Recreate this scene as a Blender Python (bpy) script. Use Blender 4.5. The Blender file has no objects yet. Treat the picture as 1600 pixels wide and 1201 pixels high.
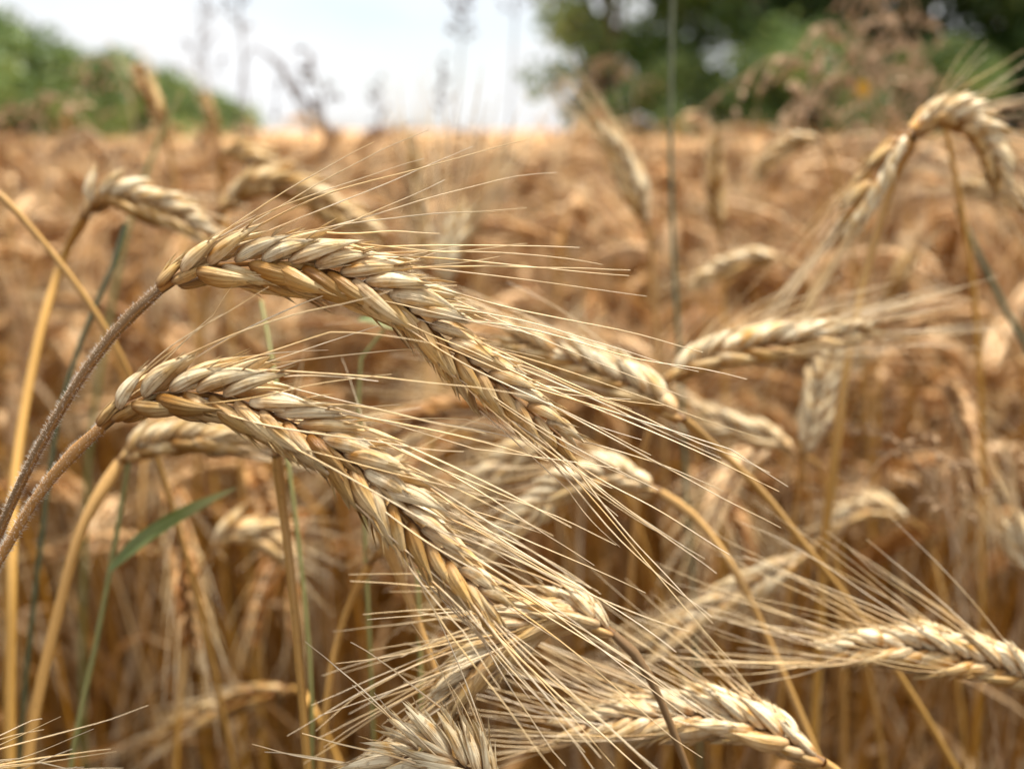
import bpy, math, random
import numpy as np
from mathutils import Vector

# ------------------------------------------------------------------ camera
SC = bpy.context.scene
COL = SC.collection
CAM_Z, PITCH, LENS = 1.25, math.radians(14.3), 35.0
FP = 1600 * LENS / 36.0
FOCUS = 0.226
cam_data = bpy.data.cameras.new('camera')
cam = bpy.data.objects.new('camera', cam_data)
COL.objects.link(cam)
cam.location = (0, 0, CAM_Z)
cam.rotation_euler = (math.pi / 2 - PITCH, 0, 0)
cam_data.lens = LENS
cam_data.sensor_width = 36
cam_data.clip_start = 0.02
cam_data.clip_end = 2000
cam_data.dof.use_dof = True
cam_data.dof.focus_distance = FOCUS
cam_data.dof.aperture_fstop = 8.0
SC.camera = cam

# ------------------------------------------------------------------ world, sun
SUN_EL, SUN_AZ = math.radians(73), math.radians(62)     # azimuth from +Y towards +X
w = bpy.data.worlds.new('World'); SC.world = w; w.use_nodes = True
nt = w.node_tree; nt.nodes.clear()
def wn(t, **k):
    n = nt.nodes.new(t)
    for a, b in k.items(): setattr(n, a, b)
    return n
sky = wn('ShaderNodeTexSky', sky_type='NISHITA', sun_disc=False, sun_elevation=SUN_EL, sun_rotation=SUN_AZ)
tc = wn('ShaderNodeTexCoord')
mp = wn('ShaderNodeMapping'); mp.inputs['Scale'].default_value = (1, 1, 2.6)
nz = wn('ShaderNodeTexNoise'); nz.inputs['Scale'].default_value = 3.2; nz.inputs['Detail'].default_value = 6; nz.inputs['Roughness'].default_value = 0.55
rp = wn('ShaderNodeValToRGB'); rp.color_ramp.elements[0].position = 0.33; rp.color_ramp.elements[1].position = 0.56
rp.color_ramp.elements[0].color = (0.5, 0.5, 0.5, 1); rp.color_ramp.elements[1].color = (1, 1, 1, 1)
mx = wn('ShaderNodeMixRGB'); mx.inputs[2].default_value = (5.3, 5.33, 5.4, 1)
bg = wn('ShaderNodeBackground'); bg.inputs['Strength'].default_value = 0.12
out = wn('ShaderNodeOutputWorld')
L = nt.links.new
L(tc.outputs['Generated'], mp.inputs['Vector']); L(mp.outputs[0], nz.inputs['Vector'])
L(nz.outputs['Fac'], rp.inputs[0]); L(rp.outputs[0], mx.inputs[0]); L(sky.outputs[0], mx.inputs[1])
L(mx.outputs[0], bg.inputs['Color']); L(bg.outputs[0], out.inputs['Surface'])
sd = bpy.data.lights.new('sun', 'SUN'); sd.energy = 5.0; sd.angle = math.radians(7); sd.color = (1, 0.95, 0.87)
sun = bpy.data.objects.new('sun', sd); COL.objects.link(sun)
sdir = Vector((math.sin(SUN_AZ) * math.cos(SUN_EL), math.cos(SUN_AZ) * math.cos(SUN_EL), math.sin(SUN_EL)))
sun.rotation_euler = sdir.to_track_quat('Z', 'Y').to_euler()
SC.view_settings.view_transform = 'Standard'
SC.view_settings.look = 'None'
SC.view_settings.exposure = 0.70
SC.view_settings.gamma = 1.0
SC.cycles.max_bounces = 8

# ------------------------------------------------------------------ helpers
A = np.array
RNG = np.random.default_rng(7)
cp, sp = math.cos(PITCH), math.sin(PITCH)
FWD, UPV, RGT = A([0, cp, -sp]), A([0, sp, cp]), A([1.0, 0, 0])
CAMP = A([0, 0, CAM_Z])
def at(px, py, d):
    return CAMP + d * (FWD + RGT * (px - 800) / FP - UPV * (py - 600.5) / FP)
def nrm(v):
    v = np.asarray(v, float); n = np.linalg.norm(v, axis=-1, keepdims=True)
    return v / np.maximum(n, 1e-12)
def spline(P, n):
    """Catmull-Rom through P, resampled to n points evenly by arc length"""
    P = np.asarray(P, float)
    if len(P) == 2: P = A([P[0], (P[0] + P[1]) / 2, P[1]])
    Q = np.vstack([2 * P[0] - P[1], P, 2 * P[-1] - P[-2]])
    t = np.linspace(0, 1, 14, endpoint=False)[:, None]
    o = []
    for i in range(1, len(Q) - 2):
        a, b, c, d = Q[i - 1], Q[i], Q[i + 1], Q[i + 2]
        o.append(0.5 * (2 * b + (c - a) * t + (2 * a - 5 * b + 4 * c - d) * t ** 2 + (3 * b - a - 3 * c + d) * t ** 3))
    o = np.vstack(o + [P[-1:]])
    s = np.concatenate([[0], np.cumsum(np.linalg.norm(np.diff(o, axis=0), axis=1))])
    q = np.linspace(0, s[-1], n)
    return np.stack([np.interp(q, s, o[:, k]) for k in range(3)], 1)
def length(P): return float(np.sum(np.linalg.norm(np.diff(P, axis=0), axis=1)))
def tangents(P): return nrm(np.gradient(P, axis=0))
def frames(P, up=None):
    T = tangents(P); N = np.zeros_like(T)
    n = A([0.31, 0.87, 0.2]) if up is None else A(up, float)
    for i in range(len(T)):
        n = n - T[i] * np.dot(n, T[i])
        if np.linalg.norm(n) < 1e-5: n = np.cross(T[i], [0.3, 0.5, 0.8])
        n = n / np.linalg.norm(n); N[i] = n
    return T, N, np.cross(T, N)

class MB:
    """collects quad grids; st = (around, along, random), tone = bleaching / variation, plus light painted on upper husk rows"""
    def __init__(s): s.v, s.f, s.st, s.tn, s.mi, s.n = [], [], [], [], [], 0
    def add(s, V, F, ST, tone=0.5, mat=0):
        s.v.append(V); s.f.append(F + s.n); s.st.append(ST)
        s.tn.append(np.full(len(V), float(tone)) if np.isscalar(tone) else tone)
        s.mi.append(np.full(len(F), mat, dtype=np.int32)); s.n += len(V)
    def arrays(s):
        return [np.vstack(s.v), np.vstack(s.f), np.vstack(s.st), np.concatenate(s.tn), np.concatenate(s.mi)]
    def mesh(s, name, mats, smooth=True, origin=(0, 0, 0)):
        V, F, ST, TN, MI = s.arrays()
        V = V - A(origin, float)
        me = bpy.data.meshes.new(name)
        me.vertices.add(len(V)); me.vertices.foreach_set('co', V.astype(np.float32).ravel())
        me.loops.add(F.size); me.loops.foreach_set('vertex_index', F.astype(np.int32).ravel())
        me.polygons.add(len(F)); me.polygons.foreach_set('loop_start', np.arange(0, F.size, 4, dtype=np.int32))
        for m in (mats if isinstance(mats, (list, tuple)) else [mats]): me.materials.append(m)
        me.polygons.foreach_set('material_index', MI)
        me.update(calc_edges=True)
        me.polygons.foreach_set('use_smooth', np.full(len(F), smooth))
        a = me.attributes.new('st', 'FLOAT_VECTOR', 'POINT'); a.data.foreach_set('vector', ST.astype(np.float32).ravel())
        a = me.attributes.new('tone', 'FLOAT', 'POINT'); a.data.foreach_set('value', TN.astype(np.float32))
        return me
def gridF(nr, ns, closed=True):
    i = np.arange(nr - 1)[:, None]; j = np.arange(ns if closed else ns - 1)[None, :]
    j2 = (j + 1) % ns
    return np.stack([i * ns + j, i * ns + j2, (i + 1) * ns + j2, (i + 1) * ns + j], -1).reshape(-1, 4)
def tube(mb, P, R, ns=6, tone=0.5, rnd=None, mat=0, v0=0.0, v1=1.0, flat=1.0, up=None):
    P = np.asarray(P, float); n = len(P)
    R = np.full(n, float(R)) if np.isscalar(R) else np.asarray(R, float)
    T, N, B = frames(P, up)
    th = np.arange(ns) * 2 * math.pi / ns
    V = P[:, None] + R[:, None, None] * (N[:, None] * np.cos(th)[None, :, None] + flat * B[:, None] * np.sin(th)[None, :, None])
    u = np.abs(2 * np.arange(ns) / ns - 1)
    r = RNG.random() if rnd is None else rnd
    ST = np.stack(np.broadcast_arrays(u[None, :], np.linspace(v0, v1, n)[:, None], A(r)), -1).reshape(-1, 3)
    mb.add(V.reshape(-1, 3), gridF(n, ns), ST, tone, mat)
def ribbon(mb, P, W, up, tone=0.5, mat=0, fold=0.25, twist=0.0):
    P = np.asarray(P, float); n = len(P)
    T, N, B = frames(P, up)
    a = np.linspace(0, twist, n)[:, None]
    N, B = N * np.cos(a) + B * np.sin(a), B * np.cos(a) - N * np.sin(a)
    x = A([-1, -0.5, 0, 0.5, 1.0]); W = np.asarray(W)[:, None, None]
    V = P[:, None] + W * (B[:, None] * x[None, :, None] + N[:, None] * (fold * np.abs(x))[None, :, None])
    ST = np.stack(np.broadcast_arrays((x * .5 + .5)[None, :], np.linspace(0, 1, n)[:, None], A(RNG.random())), -1).reshape(-1, 3)
    mb.add(V.reshape(-1, 3), gridF(n, 5, False), ST, tone, mat)

def drop(last, dr, shift=0):
    """smooth curve from a straw's last given point (direction dr) down to the soil"""
    h = last[2]; m = 0.16 if dr[2] < -.3 else 0.22
    hz = A([dr[0], dr[1], 0]) * m
    base = A([last[0], last[1], 0]) + hz * 1.5 + shift; base[2] = 0
    t = np.linspace(0, 1, 16)[:, None]
    m0 = nrm(dr) * h * .55; m1 = A([0, 0, -1.0]) * h * .9
    C = (2*t**3 - 3*t**2 + 1) * last + (t**3 - 2*t**2 + t) * m0 + (-2*t**3 + 3*t**2) * base + (t**3 - t**2) * m1
    return C, base
def link(name, data, parent=None):
    o = bpy.data.objects.new(name, data); COL.objects.link(o)
    if parent is not None: o.parent = parent
    return o
def tag(o, label=None, cat=None, group=None, kind=None):
    if label: o['label'] = label
    if cat: o['category'] = cat
    if group: o['group'] = group
    if kind: o['kind'] = kind
    return o
def empty(name, loc, label=None, cat=None, group=None):
    o = link(name, None); o.location = tuple(loc); o.empty_display_size = 0.02
    return tag(o, label, cat, group)

# ------------------------------------------------------------------ materials
def new_mat(name):
    m = bpy.data.materials.new(name); m.use_nodes = True; m.node_tree.nodes.clear()
    return m, m.node_tree
class NG:
    def __init__(s, t): s.t = t
    def n(s, typ, **k):
        x = s.t.nodes.new(typ)
        for a, b in k.items(): setattr(x, a, b)
        return x
    def l(s, a, b): s.t.links.new(a, b)
def ramp(g, stops, src):
    r = g.n('ShaderNodeValToRGB'); e = r.color_ramp.elements
    while len(e) < len(stops): e.new(0.5)
    for x, (p, c) in zip(e, stops): x.position = p; x.color = (*c, 1) if len(c) == 3 else c
    g.l(src, r.inputs[0]); return r.outputs[0]
def mixc(g, f, a, b, typ='MIX'):
    m = g.n('ShaderNodeMixRGB', blend_type=typ)
    for k, x in ((0, f), (1, a), (2, b)):
        if isinstance(x, (int, float)): m.inputs[k].default_value = x
        elif isinstance(x, tuple): m.inputs[k].default_value = (*x, 1)
        else: g.l(x, m.inputs[k])
    return m.outputs[0]
def plant_mat(name, stops, streak=(14, 1.6), dark=(0.16, 0.075, 0.02), dark_amt=0.55, bleach=(0.80, 0.73, 0.60), bleach_amt=0.6,
              rough=0.5, transl=0.15, spots=0.5, bump=0.0002, hue=0.0, spec=0.4, tdark=None):
    m, t = new_mat(name); g = NG(t)
    at_ = g.n('ShaderNodeAttribute', attribute_name='st'); tn = g.n('ShaderNodeAttribute', attribute_name='tone')
    sx = g.n('ShaderNodeSeparateXYZ'); g.l(at_.outputs['Vector'], sx.inputs[0])
    mu = g.n('ShaderNodeVectorMath', operation='MULTIPLY'); mu.inputs[1].default_value = (streak[0], streak[1], 37.0)
    g.l(at_.outputs['Vector'], mu.inputs[0])
    n1 = g.n('ShaderNodeTexNoise'); n1.inputs['Scale'].default_value = 1.0; n1.inputs['Detail'].default_value = 4; n1.inputs['Roughness'].default_value = 0.6
    g.l(mu.outputs[0], n1.inputs['Vector'])
    mu2 = g.n('ShaderNodeVectorMath', operation='MULTIPLY'); mu2.inputs[1].default_value = (2.2, 2.6, 91.0); g.l(at_.outputs['Vector'], mu2.inputs[0])
    n2 = g.n('ShaderNodeTexNoise'); n2.inputs['Scale'].default_value = 1.0; n2.inputs['Detail'].default_value = 3; g.l(mu2.outputs[0], n2.inputs['Vector'])
    # position along the part, jittered
    ad = g.n('ShaderNodeMath', operation='MULTIPLY_ADD'); g.l(n2.outputs['Fac'], ad.inputs[0]); ad.inputs[1].default_value = 0.5
    sb = g.n('ShaderNodeMath', operation='SUBTRACT'); g.l(sx.outputs['Y'], sb.inputs[0]); sb.inputs[1].default_value = 0.25; g.l(sb.outputs[0], ad.inputs[2])
    c = ramp(g, stops, ad.outputs[0])
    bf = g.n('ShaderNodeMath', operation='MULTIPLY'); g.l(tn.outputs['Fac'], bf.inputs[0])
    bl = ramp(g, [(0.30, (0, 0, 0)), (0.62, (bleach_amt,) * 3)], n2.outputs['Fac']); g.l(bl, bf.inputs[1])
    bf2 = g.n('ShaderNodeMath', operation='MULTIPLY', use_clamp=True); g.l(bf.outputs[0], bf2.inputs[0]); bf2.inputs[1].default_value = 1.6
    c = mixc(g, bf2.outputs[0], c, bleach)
    df = ramp(g, [(0.28, (dark_amt,) * 3), (0.47, (0, 0, 0))], n1.outputs['Fac'])
    c = mixc(g, df, c, dark)
    if tdark:                                                # darker brown plants; also backlit and lower-row shade put into the colour
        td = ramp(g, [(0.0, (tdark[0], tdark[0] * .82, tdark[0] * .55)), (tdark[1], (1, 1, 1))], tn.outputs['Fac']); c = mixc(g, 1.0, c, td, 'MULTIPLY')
    if spots:
        ob = g.n('ShaderNodeTexCoord'); n3 = g.n('ShaderNodeTexNoise'); n3.inputs['Scale'].default_value = 620; n3.inputs['Detail'].default_value = 3
        g.l(ob.outputs['Object'], n3.inputs['Vector'])
        sf = ramp(g, [(0.60, (0, 0, 0)), (0.70, (spots,) * 3)], n3.outputs['Fac'])
        c = mixc(g, sf, c, (0.20, 0.105, 0.035))
    if hue:
        oi = g.n('ShaderNodeMath', operation='MULTIPLY_ADD'); g.l(sx.outputs['Z'], oi.inputs[0]); oi.inputs[1].default_value = hue; oi.inputs[2].default_value = 1 - hue / 2
        hs = g.n('ShaderNodeHueSaturation'); g.l(c, hs.inputs['Color']); g.l(oi.outputs[0], hs.inputs['Value']); c = hs.outputs[0]
    b = g.n('ShaderNodeBsdfPrincipled'); g.l(c, b.inputs['Base Color']); b.inputs['Roughness'].default_value = rough
    b.inputs['Specular IOR Level'].default_value = spec
    bp = g.n('ShaderNodeBump'); bp.inputs['Distance'].default_value = bump; bp.inputs['Strength'].default_value = 0.8; g.l(n1.outputs['Fac'], bp.inputs['Height'])
    g.l(bp.outputs[0], b.inputs['Normal'])
    o = g.n('ShaderNodeOutputMaterial')
    if transl:
        tr = g.n('ShaderNodeBsdfTranslucent'); g.l(c, tr.inputs['Color']); ms = g.n('ShaderNodeMixShader'); ms.inputs[0].default_value = transl
        g.l(b.outputs[0], ms.inputs[1]); g.l(tr.outputs[0], ms.inputs[2]); g.l(ms.outputs[0], o.inputs[0])
    else: g.l(b.outputs[0], o.inputs[0])
    return m
M_HUSK = plant_mat('straw_husk', [(0.0, (0.36, 0.14, 0.015)), (0.28, (0.56, 0.28, 0.05)), (0.6, (0.70, 0.44, 0.14)), (1.0, (0.78, 0.56, 0.26))],
                   streak=(21, 1.7), dark=(0.27, 0.11, 0.015), dark_amt=0.85, bleach=(0.94, 0.80, 0.53), bleach_amt=0.8, rough=0.4, hue=0.25, spots=.35, bump=.0004, tdark=(.5, .14))
M_AWN = plant_mat('straw_awn', [(0.0, (0.66, 0.38, 0.11)), (0.4, (0.80, 0.56, 0.24)), (1.0, (0.76, 0.55, 0.28))], streak=(3, 30), dark_amt=0.35,
                  bleach_amt=0.5, rough=0.4, transl=0.1, spots=0, bump=0.00003, hue=0.3)
M_STEM = plant_mat('amber_straw', [(0.0, (0.22, 0.08, 0.004)), (0.6, (0.42, 0.18, 0.010)), (1.0, (0.46, 0.22, 0.035))], streak=(9, 7), dark=(0.2, 0.09, 0.02),
                   dark_amt=0.5, bleach=(0.62, 0.40, 0.16), bleach_amt=0.3, rough=0.42, transl=0.05, spots=0.3, hue=0.35)
M_BROWN = plant_mat('brown_peduncle', [(0.0, (0.60, 0.32, 0.06)), (0.75, (0.56, 0.29, 0.07)), (0.93, (0.42, 0.20, 0.05)), (1.0, (0.13, 0.07, 0.03))], streak=(5, 30),
                    dark=(0.24, 0.11, 0.025), dark_amt=0.65, bleach=(0.5, 0.32, 0.14), bleach_amt=0.3, rough=0.55, transl=0.0, spots=0.4)
M_GOLD = plant_mat('golden_straw', [(0.0, (0.55, 0.26, 0.02)), (0.6, (0.66, 0.36, 0.045)), (1.0, (0.56, 0.31, 0.09))], streak=(9, 7), dark=(0.25, 0.10, 0.015),
                   dark_amt=0.75, bleach=(0.72, 0.50, 0.24), bleach_amt=0.35, rough=0.38, transl=0.05, spots=0.3, hue=0.3)
M_DSTRAW = plant_mat('shade_toned_straw', [(0.0, (0.09, 0.035, 0.004)), (0.6, (0.17, 0.07, 0.006)), (1.0, (0.20, 0.085, 0.012))], dark_amt=.5, bleach=(.4, .25, .1), bleach_amt=.3, spots=0, transl=0, hue=.5)  # darker copy of the straw: deep shade of the crop put into its colour
M_DHUSK = plant_mat('shade_toned_husk', [(0.0, (0.18, 0.075, 0.013)), (1.0, (0.28, 0.14, 0.035))], dark_amt=.5, bleach=(.38, .22, .08), bleach_amt=.35, spots=0, transl=0, hue=.4)  # darker husk copy for the low crop, shade painted into the colour
M_FHUSK = plant_mat('russet_husk', [(0.0, (0.38, 0.15, 0.015)), (0.5, (0.62, 0.31, 0.085)), (1.0, (0.76, 0.43, 0.165))], streak=(8, 1.4), dark=(0.28, 0.12, 0.03), dark_amt=0.5,
                     bleach=(0.88, 0.65, 0.38), bleach_amt=0.85, rough=0.5, hue=0.4, spots=0, tdark=(.5, .25))
M_HAIR = plant_mat('pale_fuzz', [(0.0, (0.85, 0.8, 0.7)), (1.0, (0.88, 0.84, 0.78))], dark_amt=0.0, spots=0, transl=0.3, bump=0.0)
M_LEAF = plant_mat('dry_leaf', [(0.0, (0.13, 0.05, 0.005)), (0.5, (0.24, 0.10, 0.014)), (1.0, (0.40, 0.21, 0.06))], streak=(14, 3), dark_amt=0.5, bleach=(0.62, 0.46, 0.26),
                   bleach_amt=0.5, rough=0.6, transl=0.35, spots=0.3, hue=0.4)
M_GREEN = plant_mat('green_blade', [(0.0, (0.05, 0.085, 0.012)), (0.5, (0.14, 0.18, 0.025)), (1.0, (0.42, 0.38, 0.14))], streak=(10, 2), dark=(0.04, 0.08, 0.02),
                    dark_amt=0.4, bleach=(0.4, 0.45, 0.2), bleach_amt=0.5, rough=0.5, transl=0.3, spots=0)
M_BLUEGREEN = plant_mat('grey_green_stem', [(0.0, (0.05, 0.06, 0.02)), (0.5, (0.085, 0.095, 0.035)), (1.0, (0.06, 0.075, 0.025))], streak=(8, 6), dark=(0.03, 0.05, 0.02),
                    dark_amt=0.5, bleach=(0.3, 0.3, 0.2), bleach_amt=0.4, rough=0.5, transl=0.0, spots=0)
M_TAN = plant_mat('tan_panicle', [(0.0, (0.42, 0.26, 0.13)), (1.0, (0.52, 0.34, 0.19))], dark_amt=0.4, bleach=(0.6, 0.45, 0.3), bleach_amt=0.4, rough=0.7, transl=0.2, spots=0)
M_GREY = plant_mat('grey_panicle', [(0.0, (0.12, 0.08, 0.06)), (1.0, (0.18, 0.12, 0.09))], dark_amt=0.4, bleach=(0.4, 0.3, 0.25), bleach_amt=0.3, rough=0.7, transl=0.2, spots=0)
M_YEL = plant_mat('yellow_petal', [(0.0, (0.75, 0.42, 0.02)), (1.0, (0.8, 0.5, 0.03))], dark_amt=0.0, bleach_amt=0, spots=0)
def foliage_mat(name, a, b, c):
    m, t = new_mat(name); g = NG(t)
    at_ = g.n('ShaderNodeAttribute', attribute_name='tone')
    col = ramp(g, [(0, a), (0.6, b), (1, c)], at_.outputs['Fac'])
    bs = g.n('ShaderNodeBsdfPrincipled'); g.l(col, bs.inputs['Base Color']); bs.inputs['Roughness'].default_value = 0.5
    tr = g.n('ShaderNodeBsdfTranslucent'); g.l(col, tr.inputs['Color']); ms = g.n('ShaderNodeMixShader'); ms.inputs[0].default_value = 0.3
    o = g.n('ShaderNodeOutputMaterial'); g.l(bs.outputs[0], ms.inputs[1]); g.l(tr.outputs[0], ms.inputs[2]); g.l(ms.outputs[0], o.inputs[0])
    return m
M_FOL_D = foliage_mat('dark_foliage', (0.015, 0.035, 0.006), (0.05, 0.10, 0.015), (0.14, 0.22, 0.04))
M_FOL_L = foliage_mat('light_foliage', (0.07, 0.12, 0.03), (0.15, 0.23, 0.06), (0.27, 0.36, 0.13))
def simple_noise_mat(name, c1, c2, scale, rough=0.9, bump=0.02):
    m, t = new_mat(name); g = NG(t)
    tcn = g.n('ShaderNodeTexCoord'); n = g.n('ShaderNodeTexNoise'); n.inputs['Scale'].default_value = scale; n.inputs['Detail'].default_value = 8
    g.l(tcn.outputs['Object'], n.inputs['Vector']); c = ramp(g, [(0.3, c1), (0.7, c2)], n.outputs['Fac'])
    b = g.n('ShaderNodeBsdfPrincipled'); b.inputs['Roughness'].default_value = rough; g.l(c, b.inputs['Base Color'])
    bp = g.n('ShaderNodeBump'); bp.inputs['Distance'].default_value = bump; g.l(n.outputs['Fac'], bp.inputs['Height']); g.l(bp.outputs[0], b.inputs['Normal'])
    o = g.n('ShaderNodeOutputMaterial'); g.l(b.outputs[0], o.inputs[0]); return m
M_SOIL = simple_noise_mat('soil', (0.04, 0.022, 0.012), (0.09, 0.055, 0.03), 14)
M_BARK = simple_noise_mat('bark', (0.06, 0.045, 0.03), (0.14, 0.10, 0.07), 6)
M_CANOPY = simple_noise_mat('far_crop', (0.56, 0.32, 0.13), (0.72, 0.44, 0.21), 9, bump=0.05)

# ------------------------------------------------------------------ ground and far crop
def sheet(name, x0, x1, y0, y1, nx, ny, z, amp, mat):
    mb = MB(); xs = np.linspace(x0, x1, nx); t = np.linspace(0, 1, ny); ys = y0 + (y1 - y0) * t ** 2.2
    X, Y = np.meshgrid(xs, ys); Z = z + amp * (RNG.random(X.shape) - .5)
    V = np.stack([X, Y, Z], -1).reshape(-1, 3)
    mb.add(V, gridF(ny, nx, False), np.zeros_like(V)); return link(name, mb.mesh(name, mat, False))
g = sheet('ground', -500, 500, -300, 900, 60, 90, 0.0, 0.0, M_SOIL)
tag(g, kind='structure')

# ------------------------------------------------------------------ rye ear geometry
def husk(nv, nu, w, to, ti, bulge, keel, ridge, seed, pw=(0.5, 0.85)):
    """unit-length pointed husk, z along, y outward"""
    r = np.random.default_rng(seed)
    v = np.linspace(0, 1, nv) ** 0.9
    prof = (v ** pw[0]) * ((1 - v) ** pw[1]); prof = prof / prof.max()
    prof = np.maximum(prof, 0.02 * (1 - v) + 0.006)
    th = np.arange(nu) * 2 * math.pi / nu
    c, s = np.cos(th), np.sin(th)
    x = w * prof[:, None] * np.sign(c)[None] * np.abs(c[None]) ** 0.9 * (1 + 0.05 * r.standard_normal())
    rd = 1 + ridge * np.cos(11 * th)[None] * np.sin(math.pi * v)[:, None]
    yo = np.where(s > 0, to * np.abs(s) ** (1.0 - keel) * 1.0, -ti * np.abs(s))[None] * prof[:, None]
    y = yo * rd + bulge * np.sin(math.pi * np.minimum(v * 1.05, 1))[:, None] + 0.02 * r.standard_normal() * v[:, None] ** 2
    x = x * rd + 0.03 * r.standard_normal() * v[:, None] ** 2
    z = np.broadcast_to(v[:, None], x.shape)
    V = np.stack([x, y, z], -1).reshape(-1, 3)
    u = np.abs(2 * np.arange(nu) / nu - 0.5) % 2; u = np.abs(2 * ((np.arange(nu) / nu + 0.25) % 1) - 1)
    ST = np.stack([np.broadcast_to(u[None], x.shape), np.broadcast_to(v[:, None], x.shape), np.zeros(x.shape)], -1).reshape(-1, 3)
    return V, gridF(nv, nu), ST
H_HI = [husk(20, 36, 0.160, 0.135, 0.05, 0.035, 0.35, 0.06, k, (0.52, 1.15 + .08 * (k % 3))) for k in range(9)]
H_IN = [husk(13, 16, 0.135, 0.07, 0.05, 0.03, 0.1, 0.05, 40 + k, (0.5, 0.8)) for k in range(4)]
H_GL = [husk(10, 8, 0.055, 0.05, 0.02, 0.02, 0.2, 0.0, 60 + k, (0.4, 1.0)) for k in range(4)]
H_MD = [husk(9, 10, 0.18, 0.15, 0.05, 0.035, 0.2, 0.02, 80 + k, (0.5, 1.0)) for k in range(5)]
H_LO = [husk(6, 6, 0.19, 0.15, 0.06, 0.04, 0.1, 0, 90 + k) for k in range(4)]
def put(mb, H, O, D, outw, size, tone, rnd, wide=1.0, tip=None, mat=0):
    V, F, ST = H
    D = nrm(D); o = nrm(outw - D * np.dot(outw, D)); x = np.cross(o, D)
    W = O + size * (V[:, :1] * wide * x + V[:, 1:2] * wide * o + V[:, 2:] * D)
    ST = ST.copy(); ST[:, 2] = rnd
    mb.add(W, F, ST, tone, mat)
    return O + size * (D + 0.0 * o)
def ear_layout(path, toward, nside, scale, rng, roll=0.0, splay=0.36, up_tone=0.0):
    """yields per node: origin, tangent, side N, B, sign, size factor"""
    n = 2 * nside; P = spline(path, 200); T = tangents(P)
    out = []
    for i in range(n):
        s = (i / (n - 1)) ** 0.97 * 0.93
        q = s * 199; a = int(q); f = q - a; b = min(a + 1, 199)
        p = P[a] * (1 - f) + P[b] * f; t = nrm(T[a] * (1 - f) + T[b] * f)
        B = toward - t * np.dot(toward, t); B = nrm(B); N = np.cross(B, t)
        N, B = N * math.cos(roll) + B * math.sin(roll), B * math.cos(roll) - N * math.sin(roll)
        sg = 1 if i % 2 == 0 else -1
        k = np.interp(s, [0, 0.10, 0.35, 0.7, 0.93], [0.66, 0.95, 1.04, 0.88, 0.56]) * scale
        out.append((p, t, N, B, sg, k, s))
    return out
def awn_path(p, d0, d1, ln, n, rng, wav=1.0):
    t = np.linspace(0, 1, n)[:, None]
    P = p + ln * (d0 * t + (d1 - d0) * t ** 2 * 0.5)
    a = nrm(rng.standard_normal(3)); b = nrm(rng.standard_normal(3))
    P = P + ln * wav * (0.012 * a * np.sin(t * math.pi * rng.uniform(1.2, 2.6)) + 0.003 * b * np.sin(t * 17 + rng.uniform(0, 6)) * t)
    if n > 8 and rng.random() < .16:                                   # broken or kinked awn
        k = rng.integers(n // 2, n - 1); a = nrm(rng.standard_normal(3)) * rng.uniform(.15, .5)
        P[k:] = P[k] + (P[k:] - P[k]) + a * (t[k:] - t[k]) * ln
    return P

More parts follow.
